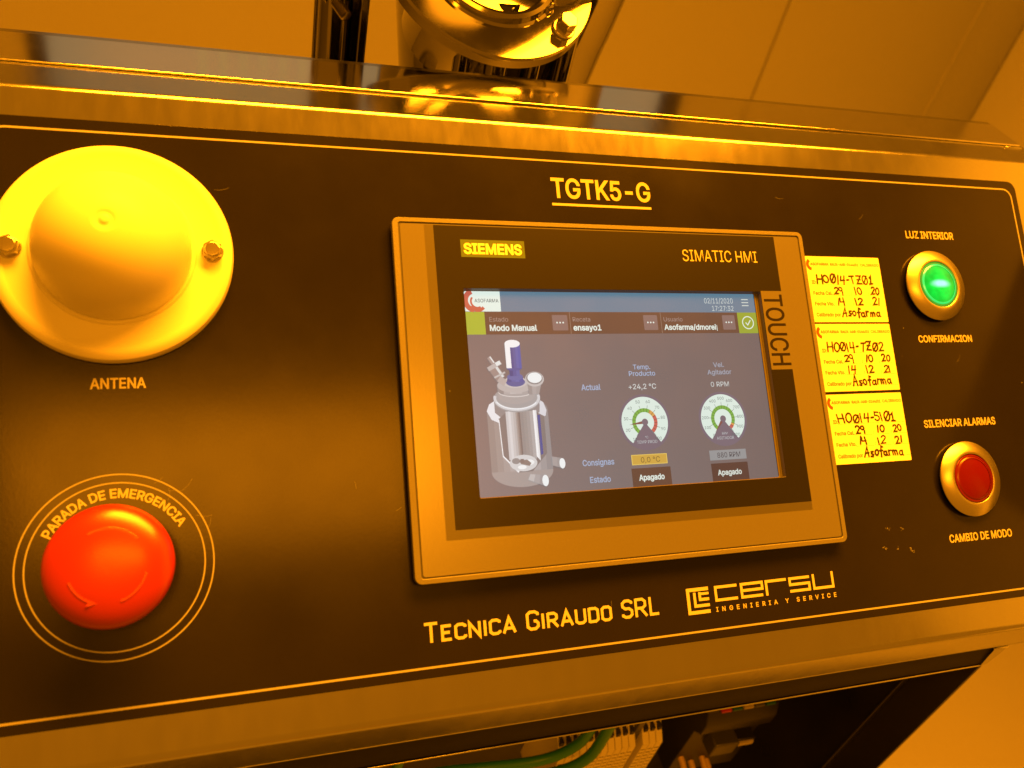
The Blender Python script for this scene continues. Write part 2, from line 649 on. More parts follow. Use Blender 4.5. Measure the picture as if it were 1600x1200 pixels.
SQ = {
    'T': (.62, [[(0, 1), (.62, 1)], [(.31, 1), (.31, -.07)]]),
    'E': (.52, [[(.52, 1), (.03, 1), (.03, 0), (.52, 0)], [(.03, .52), (.44, .52)]]),
    'C': (.56, [chf([(.56, .78), (.56, 1), (0.03, 1), (0.03, 0), (.56, 0), (.56, .22)])]),
    'N': (.62, [[(.03, -.07), (.03, 1.0), (.58, 0), (.58, 1.07)]]),
    'I': (.1, [[(.05, 1.07), (.05, -.07)]]),
    'A': (.66, [[(0, -.07), (.33, 1.05), (.66, -.07)], [(.12, .28), (.54, .28)]]),
    'G': (.58, [chf([(.56, .78), (.56, 1), (.03, 1), (.03, 0), (.56, 0), (.56, .46), (.34, .46)])]),
    'R': (.60, [chf([(.03, 1), (.54, 1), (.54, .46), (.03, .46)]) , [(.03, 1.07), (.03, -.07)], [(.28, .46), (.60, -.05)]]),
    'U': (.58, [chf([(.03, 1.07), (.03, 0), (.56, 0), (.56, 1.07)])]),
    'D': (.58, [chf([(.03, 1), (.56, 1), (.56, 0), (.03, 0)]) , [(.03, 1.07), (.03, -.07)]]),
    'O': (.58, [chf([(.3, 1), (.56, 1), (.56, 0), (.03, 0), (.03, 1), (.3, 1)])]),
    'S': (.54, [chf([(.52, .80), (.52, 1), (.03, 1), (.03, .52), (.52, .52), (.52, 0), (.03, 0), (.03, .2)])]),
    'L': (.48, [[(.03, 1.07), (.03, 0), (.48, 0)]]),
}

# ==================================================================== SETTING
wall = thing('wall', '', '')
del wall['label'], wall['category']
structure(wall)
wall.location = (0, 1.4, 0)
MB().box(-3600, 985, 0, 40, -1050, 1900).build('wall_panel', 'wall', wall, bevel=2)
MB().box(991, 1480, 0, 40, -1050, 1900).build('wall_panel', 'wall', wall, bevel=2)
MB().box(985.2, 990.8, 4, 30, -1050, 1900).build('panel_joint', 'joint', wall)
win = thing('wall_window', 'dark framed glass window high on the wall behind, mirrored in the polished lid strip', 'window', loc=(0, 1396, 0))
MB().frame([(-470, 480), (815, 480), (815, 900), (-470, 900)], [(-440, 510), (762, 510), (762, 870), (-440, 870)], -12, 3).build('frame', 'groove', win)
MB().poly([(-440, 510), (762, 510), (762, 870), (-440, 870)], 0).build('glass', 'window_glass', win)
for i in range(7):
    x = -190 + i * 36
    MB().box(x, x + 15, 512, 868, 1, 4).build('slat', 'window_blind', win)
for o_ in win.children:
    o_.matrix_local = Matrix(((1, 0, 0, 0), (0, 0, -1, 0), (0, 1, 0, 0), (0, 0, 0, 1)))
cove = MB()
R_ = 70
cp = [(1480 + R_ * math.sin(math.radians(a)), 1400 - R_ * (1 - math.cos(math.radians(a)))) for a in range(0, 91, 6)]
cv = [(x, y, z) for z in (-1050, 1900) for x, y in [(1484, 1398)] + cp + [(1550, 1326)]]
nn = len(cp) + 2
cove.add(cv, [(i, i + 1, nn + i + 1, nn + i) for i in range(nn - 1)])
structure(cove.build('wall_cove', 'wall', None, smooth=60))
structure(MB().box(1550, 1600, -1200, 1329, -1050, 1900).build('side_wall', 'wall_side', None))
structure(MB().box(-3600, 1600, -1700, 1440, -1090, -1050).build('floor', 'floor', None))

# ==================================================================== CONSOLE
console = thing('control_console', 'stainless steel control console with a sloped black overlay panel lettered TGTK5-G', 'control console', loc=(0, 0, 0))
XL, XR = -297, 297


def extrude_yz(mb, prof, x0, x1, closed=False):
    n = len(prof)
    vs = [(x, y, z) for x in (x0, x1) for y, z in prof]
    fs = [(i, i + 1, n + i + 1, n + i) for i in range(n - 1)]
    return mb.add(vs, fs)


def fillet(a, b, c, r, n=8):
    a, b, c = Vector(a), Vector(b), Vector(c)
    d0, d1 = (a - b).normalized(), (c - b).normalized()
    th = d0.angle(d1)
    t = r / math.tan(th / 2)
    p0, p1 = b + d0 * t, b + d1 * t
    cen = b + (d0 + d1).normalized() * (r / math.sin(th / 2))
    v0, v1 = p0 - cen, p1 - cen
    out = []
    ang = v0.angle(v1)
    for k in range(n + 1):
        s = k / n
        out.append(tuple(cen + (v0 * math.sin((1 - s) * ang) + v1 * math.sin(s * ang)) / math.sin(ang)))
    # short flats either side of the bend keep the sheet itself truly flat
    e0, e1 = p0 + d0 * .25, p1 + d1 * .25
    return [tuple(p0 + d0 * .6), tuple(e0)] + out + [tuple(e1), tuple(p1 + d1 * .6)]


TOPB, BOTB = (104.9, 78.65), (-105.6, -79.2)
prof = [(160, 78.65)] + fillet((160, 78.65), TOPB, BOTB, 5.0) + fillet(TOPB, BOTB, (-97, -113.6), 4.0) + [(-97, -113.2)]
fp = extrude_yz(MB(), prof, XL, XR).build('face_plate', 'steel', console, smooth=40)
MB().box(XL, XR, -97.05, -95.8, -113.8, -113.1).build('sheet_edge', 'steel', console)
# polished lid strip behind the bend, its rolled front edge and the short tab at its right end
lid = MB()
extrude_yz(lid, [(153.5, 80.0), (127.0, 79.8)] + [(126.4 + .5 * math.cos(math.radians(a)), 79.3 + .5 * math.sin(math.radians(a))) for a in (90, 120, 150, 180, 210, 250)], -300, 294)
lid.build('lid', 'polished_soft', console, smooth=60)
MB().box(281, 294, 123.2, 124.4, 75.0, 79.4).build('lid_tab', 'steel', console, bevel=.3)
MB().box(-300, 294, 153.0, 154.5, 55, 79.9).build('lid_back_flange', 'steel', console)
# cabinet under the desk
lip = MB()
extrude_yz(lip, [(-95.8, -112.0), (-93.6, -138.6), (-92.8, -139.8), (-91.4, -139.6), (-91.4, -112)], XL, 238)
lip.build('cabinet_lip', 'shaded_lip', console, smooth=50)
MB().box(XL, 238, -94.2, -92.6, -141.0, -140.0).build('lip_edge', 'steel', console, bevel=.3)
MB().box(238, 240, -93.4, 8, -620, -112).build('cabinet_side', 'shaded_steel', console)
MB().box(233.5, 237.8, -69.5, -67.8, -620, -112).build('side_fold', 'shaded_steel', console, bevel=.5)
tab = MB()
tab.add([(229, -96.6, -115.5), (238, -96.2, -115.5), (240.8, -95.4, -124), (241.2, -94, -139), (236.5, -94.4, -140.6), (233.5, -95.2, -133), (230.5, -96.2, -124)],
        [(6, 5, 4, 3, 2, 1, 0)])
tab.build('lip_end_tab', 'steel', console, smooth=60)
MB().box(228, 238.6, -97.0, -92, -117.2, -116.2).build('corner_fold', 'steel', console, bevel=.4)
MB().box(XL, 238, 6, 8, -620, -60).build('cabinet_back', 'shaded_steel', console)
MB().box(XL, -295, -93, 8, -620, -112).build('cabinet_side', 'shaded_steel', console)
MB().box(XL, 238, -93, 8, -622, -620).build('cabinet_floor', 'shaded_steel', console)
MB().box(295, 296.5, -97, 150, -92, 70).build('end_cheek', 'steel', console)

# overlay sheet
ov = MB().prism(rrect(-267.4, 267.4, -116.3, 117.6, 5.5), 0.02, 0.7).build('overlay_sheet', 'overlay', console, bevel=.2)
ov.matrix_local = PF
MB().ribbon(rrect(-263, 263, -112.2, 112.5, 5.5), .85, .735, closed=True).build('border_line', 'print_dim', ov)
H0 = .735


def overlay_text(body, u, v, width, cap, bold=.35, mname='print', **k):
    mb = MB()
    type_into(mb, body, u, v, width, cap, H0, bold=bold, **k)
    return mb.build('lettering', mname, ov)


overlay_text('TGTK5-G', -27.6, 94.0, 52.0, 9.6, .62)
MB().box(-28.2, 24.4, 89.9, 91.1, .70, .74).build('underline', 'print', ov)
overlay_text('ANTENA', -227.0, 6.5, 19.6, 4.0, .26)
overlay_text('LUZ INTERIOR', 180.2, 80.2, 33.2, 4.0, .26)
overlay_text('CONFIRMACION', 176.6, 21.2, 36.8, 3.6, .26)
overlay_text('SILENCIAR ALARMAS', 170.6, -24.9, 48.6, 3.8, .26)
overlay_text('CAMBIO DE MODO', 174.4, -84.9, 42.0, 3.8, .26)
overlay_text('INGENIERIA Y SERVICE', 33.1, -104.4, 66.6, 1.95, .16, space=1.9)

# maker's name in squared capitals
mb = MB()
words = [('T', 1.0), ('ECNICA', .78), (' ', 0), ('G', 1.0), ('IRAUDO', .78), (' ', 0), ('SRL', 1.0)]
cells = []
x = 0
for s, k in words:
    if s == ' ':
        x += .42
        continue
    for c in s:
        wc, st = SQ[c]
        cells.append((c, x, k))
        x += wc * (1.0 if k == 1 else .86) + .19
tot = x - .19
sx = 107.2 / tot
for i, (c, cxx, k) in enumerate(cells):
    wc, st = SQ[c]
    ww = 1.0 if k == 1 else .86
    for q, poly in enumerate(st):
        mb.ribbon([(-103.4 + (cxx + p[0] * ww) * sx, -102.0 + p[1] * 7.0 * k) for p in poly], 1.2, H0 + .006 * q)
mb.build('lettering', 'print', ov)
# squared logo mark and name
mb = MB()
for q, (pts, wd) in enumerate([([(30.0, -93.6), (19.3, -93.6), (19.3, -103.7), (30.0, -103.7)], 1.55),
                               ([(22.6, -94.9), (22.6, -100.9), (30.0, -100.9)], 1.3),
                               ([(25.3, -94.9), (25.3, -98.2), (30.0, -98.2)], 1.3),
                               ([(24.7, -95.7), (30.0, -95.7)], 1.1)]):
    mb.ribbon(pts, wd, H0 + .006 * q)
mb.build('emblem', 'print', ov)
mb = MB()
y1, y0, ym = -93.6, -99.4, -96.4
for q, pts in enumerate([[(45.2, y1), (33.8, y1), (33.8, y0), (45.2, y0)],
                         [(58.9, y0), (47.6, y0), (47.6, y1), (58.9, y1), (58.9, ym - .1), (48.2, ym - .1)],
                         [(61.2, -100), (61.2, y1), (72.4, y1)],
                         [(85.6, y1), (74.4, y1), (74.4, ym), (85.2, ym), (85.2, y0), (74.0, y0)],
                         [(87.8, -92.7), (87.8, y0), (98.8, y0), (98.8, -92.3)]]):
    mb.ribbon(pts, 1.25, H0 + .005 * q)
mb.build('lettering', 'print', ov)
# rings and curved lettering round the emergency stop
EC = (-218.0, -61.0)
mb = MB()
mb.ribbon(arc(*EC, 34.2, 0, 360, 120)[:-1], .5, H0, closed=True)
mb.build('printed_ring', 'print_dim', ov)
mb = MB()
mb.ribbon(arc(*EC, 31.0, 0, 360, 120)[:-1], .5, H0, closed=True)
mb.build('printed_ring', 'print_dim', ov)


def bend(q):
    a = math.radians(91.5) - q[0] / 26.6
    r = 25.4 + q[1]
    return (EC[0] + r * math.cos(a), EC[1] + r * math.sin(a))


mb = MB()
type_into(mb, 'PARADA DE EMERGENCIA', 0, 0, 56.6, 3.3, H0, bold=.26, align='c', fn=bend)
mb.build('lettering', 'print', ov)
# fine scuffs left on the overlay
mb = MB()
rs = random.Random(3)
for u, v in [(136.6, -74.8), (145.3, -75.8), (132.4, -84.0), (140.2, -84.9), (148.4, -86.0), (149.5, -87)]:
    for k in range(5):
        a = rs.uniform(0, 6.3)
        l = rs.uniform(.4, 1.3)
        p = (u + rs.uniform(-1.2, 1.2), v + rs.uniform(-.7, .7))
        mb.ribbon([p, (p[0] + l * math.cos(a), p[1] + l * math.sin(a) * .6)], .14, H0 - .02 + .002 * k)
for u, v, a, l in [(-196, -35, .4, 7), (-200, -38, 1.1, 5), (-190, -44, -.5, 6), (-186, -50, .9, 5), (-194, -36, 2.4, 6), (-205, -31, .2, 4),
                   (-92, -55, .2, 6), (-128, -38, 1.3, 3), (-112, -48, .1, 3), (98, 100, -.5, 5), (150, 90, .3, 4), (200, 10, .5, 5), (-20, -98, .9, 4), (230, -90, -.4, 5), (-180, 90, -.2, 6), (-90, 30, .7, 4)]:
    pts = [(u + l * t * math.cos(a + .4 * t), v + l * t * math.sin(a + .4 * t)) for t in (0, .33, .66, 1)]
    mb.ribbon(pts, .04, H0 - .025)
sc_ = mb.build('scuff_marks', 'print_dim', ov)
sc_['kind'] = 'stuff'

# ==================================================================== ANTENNA DOME
ant = thing('antenna_dome', 'large ivory plastic antenna dome on a round base above the word ANTENA', 'antenna', uvh=(-217.8, 60.7, .7))
MB().lathe([(44.0, 0), (44.6, .8), (44.6, 3.0), (44.0, 4.6), (42.6, 5.7), (40.8, 6.1), (39.8, 5.9), (38.5, 5.6), (33, 5.6), (30.6, 5.7), (29.8, 6.4), (29, 6.4)],
           n=128, cap0=True, cap1=True).build('base_disc', 'ivory', ant, smooth=30)
dp = [(28.7, 5.5), (28.7, 7.5)]
for k in range(1, 27):
    a = math.radians(90 * k / 28)
    dp.append((28.7 * math.cos(a) ** .96, 7.5 + 31.0 * math.sin(a)))
dp = [p for p in dp if p[0] > 3.9]
zt = 38.45
dp += [(3.7, zt - .15), (3.2, zt - .4), (1.9, zt - .4), (1.5, zt - .1), (.9, zt + .1)]
MB().lathe(dp, n=128).build('dome', 'ivory', ant, smooth=50)
for s in (-1, 1):
    cx = s * 36.4
    mb = MB()
    mb.lathe([(4.4, 5.6), (4.4, 6.2), (2.8, 6.2)], 32, cx, 0)
    hx = [(cx + 4.1 * math.cos(math.radians(60 * k + (30 if s > 0 else 20))), 4.1 * math.sin(math.radians(60 * k + (30 if s > 0 else 20)))) for k in range(6)]
    mb.prism(hx, 6.2, 9.4)
    mb.lathe([(3.2, 9.4), (3.0, 9.75), (2.2, 9.8)], 24, cx, 0)
    mb.build('bolt', 'chrome', ant, bevel=.25)

# ==================================================================== EMERGENCY STOP
es = thing('emergency_stop_button', 'red mushroom emergency stop button inside printed rings lettered PARADA DE EMERGENCIA', 'emergency button', uvh=(-218, -61, .7))
MB().lathe([(16.5, 0), (16.5, 1.6), (15.5, 2.4), (13, 2.4), (12.5, 14), (11.5, 22)], 64).build('collar', 'black', es, smooth=30)
cp_ = [(12.5, 20.0), (19.0, 22.3), (20.8, 24.0), (21.3, 25.2), (21.1, 26.4), (20.3, 27.8), (18.9, 29.1), (17.0, 30.2), (14.6, 31.1), (11.8, 31.8), (8.6, 32.3), (5.2, 32.6), (2, 32.7), (.3, 32.7)]
MB().lathe(cp_, 128, cap0=True).build('cap', 'red', es, smooth=50)
for a0, a1 in ((200, 252), (288, 345), (40, 120)):
    mb = MB()
    o_, i_ = arc(0, 0, 13.2, a0, a1, 20), arc(0, 0, 11.6, a0, a1, 20)
    n = len(o_)
    pts = o_ + i_[::-1]
    zt = 31.5
    mb.prism(pts, zt - .2, zt + .18)
    ae = math.radians(a1 if a0 != 288 else a0)
    mb.build('arrow', 'red', es, bevel=.15)
mb = MB()
a = math.radians(242)
mb.prism([(14.8 * math.cos(a), 14.8 * math.sin(a)), (10.2 * math.cos(a), 10.2 * math.sin(a)), (12.4 * math.cos(a + .3), 12.4 * math.sin(a + .3))][::1], 31.2, 31.62)
mb.build('arrow_head', 'red', es, bevel=.12)

# ==================================================================== LIT PUSH BUTTONS


def push_button(label, u, v, lens, skirt, rim, group='round illuminated push buttons'):
    b = thing('push_button', label, 'push button', group, uvh=(u, v, .7))
    MB().lathe([(17.6, 0), (17.6, 1.6), (12, 1.6)], 64, cap1=False).build('gasket', 'black', b, smooth=30)
    MB().lathe([(18.4, 1.4), (19.5, 1.9), (19.7, 2.5), (19.4, 3.0), (14.2, 4.9), (13.3, 5.1), (12.9, 4.9), (12.7, 4.2), (12.7, 1.5)],
               96, cap1=False).build('ring', 'alloy', b, smooth=40)
    MB().lathe([(12.6, 2.0), (12.6, 4.3), (12.2, 4.9), (11.4, 5.0)], 64, cap1=False).build('lens_skirt', skirt, b, smooth=30)
    MB().lathe([(11.4, 4.8), (10.6, 5.3), (10.3, 5.35)], 64, cap1=False).build('lens_rim', rim, b, smooth=50)
    MB().lathe([(10.3, 5.1), (8, 5.6), (5, 5.95), (2, 6.1), (.3, 6.1)], 64).build('lens', lens, b, smooth=50)
    return b


push_button('green glowing round push button between the words LUZ INTERIOR and CONFIRMACION', 192.3, 52.4, 'green_lens', 'green_dark', 'green_rim')
push_button('red unlit round push button between the words SILENCIAR ALARMAS and CAMBIO DE MODO', 192.6, -53.2, 'red_lens', 'red_dark', 'red_dark')

# ==================================================================== CALIBRATION STICKERS


def sticker(v0, ident, label, seed):
    t = thing('calibration_sticker', label, 'sticker', 'calibration stickers beside the touch terminal', uvh=(0, v0, .72))
    rnd = random.Random(seed)
    MB().prism(rrect(108.4, 158.4, -35.6, 0, .4, 2), 0, .14).build('paper', 'label', t)
    z = .15
    mb = MB()
    mb.ribbon(arc(114.6, -4.4, 2.6, 120, 262, 14), 1.7, z)
    mb.build('emblem', 'label_red', t)
    mb = MB()
    type_into(mb, 'ASOFARMA', 113.8, -4.9, 11.4, 1.4, z, bold=.14)
    type_into(mb, 'RAUX-AAR-0144/01', 126.4, -4.9, 18.0, 1.35, z, bold=.14)
    type_into(mb, 'CALIBRADO', 145.6, -4.9, 12.2, 1.4, z, bold=.08)
    for body, u, w_, v in (('ID:', 113.1, 2.6, -15.0), ('Fecha Cal.', 113.1, 11.8, -20.9), ('Fecha Vto.', 113.1, 11.9, -26.6), ('Calibrado por', 113.1, 15.0, -32.5)):
        type_into(mb, body, u, v, w_, 1.8, z, bold=.14)
    mb.build('lettering', 'label_ink', t)
    mb = MB()

    def dots(x0, x1, v):
        x = x0
        while x < x1:
            mb.add([(x, v, z), (x + .35, v, z), (x + .35, v + .16, z), (x, v + .16, z)], [(0, 1, 2, 3)])
            x += .62
    dots(116, 158, -15.4)
    for v in (-21.3, -27.0):
        dots(125, 136, v), dots(138, 147, v), dots(149, 158, v)
        for xx in (137, 148):
            mb.ribbon([(xx, v), (xx + .5, v + 2)], .14, z)
    dots(128.5, 158, -32.9)
    mb.build('dotted_line', 'label_ink', t)
    mb = MB()
    z2 = z + .02
    pen_into(mb, ident, 116.3, -14.6, 35.6, 4.5, .95, z2, rnd)
    for s, u, wd, v in (('29', 126.4, 5.6, -20.3), ('|n', 139.6, 4.6, -20.4), ('2n', 150.0, 5.2, -20.4),
                        ('|4', 127.4, 4.6, -26.2), ('|2', 139.0, 4.6, -26.4), ('2|', 150.2, 4.2, -26.4)):
        pen_into(mb, s, u, v, wd, 3.8, .88, z2, rnd)
    pen_into(mb, 'Asofarma', 129.2, -32.4, 24.4, 4.8, .95, z2, rnd)
    mb.build('handwriting', 'pen', t)
    return t


sticker(68.0, 'HO0|4-TZ0L', 'top calibration sticker, handwritten HO014-TZ01, right of the touch terminal', 1)
sticker(31.4, 'HO0|4-TZ02', 'middle calibration sticker, handwritten HO014-TZ02, right of the touch terminal', 5)
sticker(-5.7, 'HO0|4-S|0L', 'bottom calibration sticker, handwritten HO014-SI01, right of the touch terminal', 9)

# ==================================================================== TOUCH TERMINAL
tt = thing('touch_terminal', 'grey framed touch screen terminal with lit display marked SIEMENS SIMATIC HMI TOUCH', 'touch screen', uvh=(0, 0, .7))
MB().prism(rrect(-106, 106, -78, 78, 3), 0, 2.4).build('gasket', 'black', tt)
OPN = rrect(-76.9, 77.2, -46.0, 47.0, .6)
MB().frame(rrect(-107, 107, -79, 79, 3.2), OPN, 2.2, 4.9).build('housing', 'bezel', tt, bevel=.3)
MB().frame(rrect(-107, 107, -79, 79, 3.2), rrect(-104.2, 104.6, -76.7, 76.8, 1.2), 4.8, 5.35).build('bezel_edge', 'bezel', tt, bevel=.35)
MB().frame(rrect(-104.2, 104.6, -76.7, 76.8, 1.2), rrect(-103.5, 103.9, -76.1, 76.2, 1.2), 4.86, 4.92).build('groove', 'groove', tt)
OP2 = rrect(-76.8, 77.1, -45.9, 46.9, .6)
foil = MB().frame(rrect(-103.5, 103.9, -76.1, 76.2, 1.2), OP2, 4.9, 5.16).build('front_foil', 'foil_light', tt)
MB().frame(rrect(-92.7, 89.4, -62.2, 75.9, .1), OP2, 5.17, 5.19).build('grey_border', 'foil_mid', foil)
MB().frame(rrect(-88.5, 89.5, -58.2, 75.9, .1), OP2, 5.20, 5.22).build('black_border', 'foil_black', foil)
MB().frame(OP2, rrect(-76.15, 74.6, -45.4, 46.25, .8), 2.3, 3.0).build('window_step', 'foil_edge', foil)
lo, li = rrect(-76.75, 77.05, -45.85, 46.85, .6), rrect(-76.3, 76.6, -45.6, 46.35, .6)
nl = len(lo)
MB().add([(p[0], p[1], 5.15) for p in lo] + [(p[0], p[1], 3.0) for p in li], [(i, (i + 1) % nl, nl + (i + 1) % nl, nl + i) for i in range(nl)]).build('window_bevel', 'foil_edge', foil)
MB().ribbon([(75.7, -45.6), (75.7, 46.7)], .35, 3.05).build('window_seam', 'foil_mid', foil)
MB().box(77.3, 89.6, 7.0, 47.2, 5.23, 5.25).build('word_plate', 'foil_light', foil)
mb = MB()
type_into(mb, 'TOUCH', 0, 0, 36.0, 10.4, 5.27, bold=.35, fn=lambda q: (78.7 + q[1], 45.2 - q[0]))
mb.build('lettering', 'touch_ink', foil)
MB().box(-76.6, -46.3, 61.3, 69.5, 5.23, 5.25).build('word_plate', 'siemens_box', foil)
mb = MB()
type_into(mb, 'SIEMENS', -75.0, 63.0, 27.0, 4.6, 5.27, bold=.5)
mb.build('lettering', 'print_bright', foil)
mb = MB()
type_into(mb, 'SIMATIC HMI', 35.4, 61.9, 42.4, 5.8, 5.27, bold=.0)
mb.build('lettering', 'print', foil)

# ---- the display and what it shows


def s2l(c):
    c = c / 255
    return c / 12.92 if c <= .04045 else ((c + .055) / 1.055) ** 2.4


HAZE = (.075, .024, .002)


def E(r, g, b):
    R0, G0, B0 = s2l(r), s2l(g), s2l(b)
    c = (.8225 * R0 + .1774 * G0, .0332 * R0 + .9669 * G0, .0171 * R0 + .0724 * G0 + .9108 * B0)
    return tuple(max(0.0, x - h) for x, h in zip(c, HAZE))


BG = E(128, 110, 106)
dsp = MB()
NX, NY = 48, 30
for i in range(NX):
    for j in range(NY):
        x0, x1 = -76.2 + 150.7 * i / NX, -76.2 + 150.7 * (i + 1) / NX
        q0, q1 = -45.5 + 91.8 * j / NY, -45.5 + 91.8 * (j + 1) / NY
        dsp.add([(x0, q0, 2.65), (x1, q0, 2.65), (x1, q1, 2.65), (x0, q1, 2.65)], [(0, 1, 2, 3)], tuple(c * (1 + .28 * (1 - (i + .5) / NX) * (1 - (j + .5) / NY) - .12 * (i + .5) / NX) for c in BG))  # lamp glare on the glass put into the colour, brighter towards lower left
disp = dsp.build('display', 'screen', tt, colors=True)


def item(name, mb, z=0):
    return mb.build(name, 'screen', disp, colors=True)


Z1, Z2, Z3, Z4 = 2.67, 2.70, 2.73, 2.76
WHT = E(225, 235, 222)
LBL = E(165, 178, 205)
item('header_bar', MB().poly([(-59.3, 36.9), (74.5, 36.7), (74.5, 46.3), (-59.3, 46.3)], Z1, E(104, 132, 150)))
item('logo_tile', MB().poly([(-76.2, 36.9), (-59.3, 36.9), (-59.3, 46.3), (-76.2, 46.3)], Z1, E(222, 240, 228)))
mb = MB()
for r0, wd, a0, a1, cx, cy in ((4.4, 2.4, 108, 262, -71.2, 41.9), (2.9, .9, 140, 300, -70.2, 41.5)):
    pts = arc(cx, cy, r0, a0, a1, 20)
    mb.ribbon(pts, wd, Z2 + (.005 if wd < 1 else 0), col=E(215, 95, 75))
mb.ribbon(arc(-70.2, 41.0, 3.6, 210, 322, 14), 1.5, Z2 + .01, col=E(215, 95, 75))
item('logo_arc', mb)
mb = MB()
type_into(mb, 'ASOFARMA', -71.4, 41.1, 11.2, 1.6, Z3, bold=.03, col=E(80, 90, 85))
item('logo_word', mb)
item('status_bar', MB().poly([(-76.2, 26.3), (74.5, 26.3), (74.5, 36.7), (-76.2, 36.7)], Z1 + .005, E(116, 80, 62)))
item('status_tile', MB().poly([(-76.2, 26.3), (-67.3, 26.3), (-67.3, 36.7), (-76.2, 36.7)], Z2, E(168, 182, 30)))
item('status_tile', MB().poly([(63.5, 26.1), (74.5, 26.1), (74.5, 36.7), (63.5, 36.7)], Z2, E(152, 168, 32)))
mb = MB()
mb.ribbon(arc(69.2, 31.5, 3.1, 0, 360, 32)[:-1], .5, Z3, closed=True, col=WHT)
mb.ribbon([(67.8, 31.6), (68.9, 30.3), (70.7, 32.8)], .5, Z3, col=WHT)
item('check_mark', mb)
for x0, x1 in ((-35.1, -27.5), (11.5, 18.9), (54.7, 61.8)):
    item('more_button', MB().poly(rrect(x0, x1, 28.0, 35.3, .4, 3), Z2, E(142, 112, 104)))
    mb = MB()
    for k in (-1, 0, 1):
        mb.poly(arc((x0 + x1) / 2 + k * 1.5, 31.7, .42, 0, 330, 10), Z3, WHT)
    item('dots', mb)
for x in (-26.4, 20.7):
    item('divider', MB().poly([(x, 26.4), (x + .25, 26.4), (x + .25, 36.6), (x, 36.6)], Z2, E(158, 128, 108)))
mb = MB()
for k in range(3):
    v = 40.0 + k * 1.55
    mb.poly([(67.0, v), (70.9, v), (70.9, v + .5), (67.0, v + .5)], Z2, E(205, 215, 205))
item('menu_icon', mb)


def stext(body, u, v, width, cap, col, bold=0.0, align='l', z=Z3, **k):
    mb = MB()
    type_into(mb, body, u, v, width, cap, z, bold=bold, align=align, col=col, **k)
    return item('lettering', mb)


GR = E(172, 142, 130)
stext('02/11/2020', 45.8, 41.3, 16.2, 2.6, E(205, 215, 210))
stext('17:27:32', 49.7, 37.5, 12.2, 2.5, E(205, 215, 210))
stext('Estado', -65.2, 32.2, 8.8, 2.1, GR)
stext('Modo Manual', -65.2, 28.0, 22.2, 2.6, WHT, .28)
stext('Receta', -24.9, 32.2, 8.8, 2.1, GR)
stext('ensayo1', -24.8, 28.0, 13.8, 2.6, WHT, .28)
stext('Usuario', 22.3, 32.2, 10.2, 2.1, GR)
stext('Asofarma/dmorei', 22.3, 28.1, 28.2, 2.5, WHT, .24)
stext('|', 51.0, 28.0, .3, 1.8, WHT)
stext('Temp.', 7.6, 9.1, 8.8, 2.2, LBL, .12, 'c')
stext('Producto', 7.5, 6.0, 13.6, 2.2, LBL, .12, 'c')
stext('+24,2 °C', -.2, -.3, 14.2, 2.4, E(210, 210, 205), .08)
stext('Actual', -24.0, -.1, 9.4, 2.6, LBL, .16)
stext('Vel.', 49.2, 9.4, 5.8, 2.2, E(165, 165, 178), .12, 'c')
stext('Agitador', 49.2, 5.8, 13.2, 2.2, E(165, 165, 178), .12, 'c')
stext('0 RPM', 43.6, -.2, 10.0, 2.3, E(200, 200, 195), .08)
stext('Consignas', -27.1, -34.5, 15.4, 2.6, LBL, .16)
stext('Estado', -24.3, -42.2, 10.0, 2.6, LBL, .16)


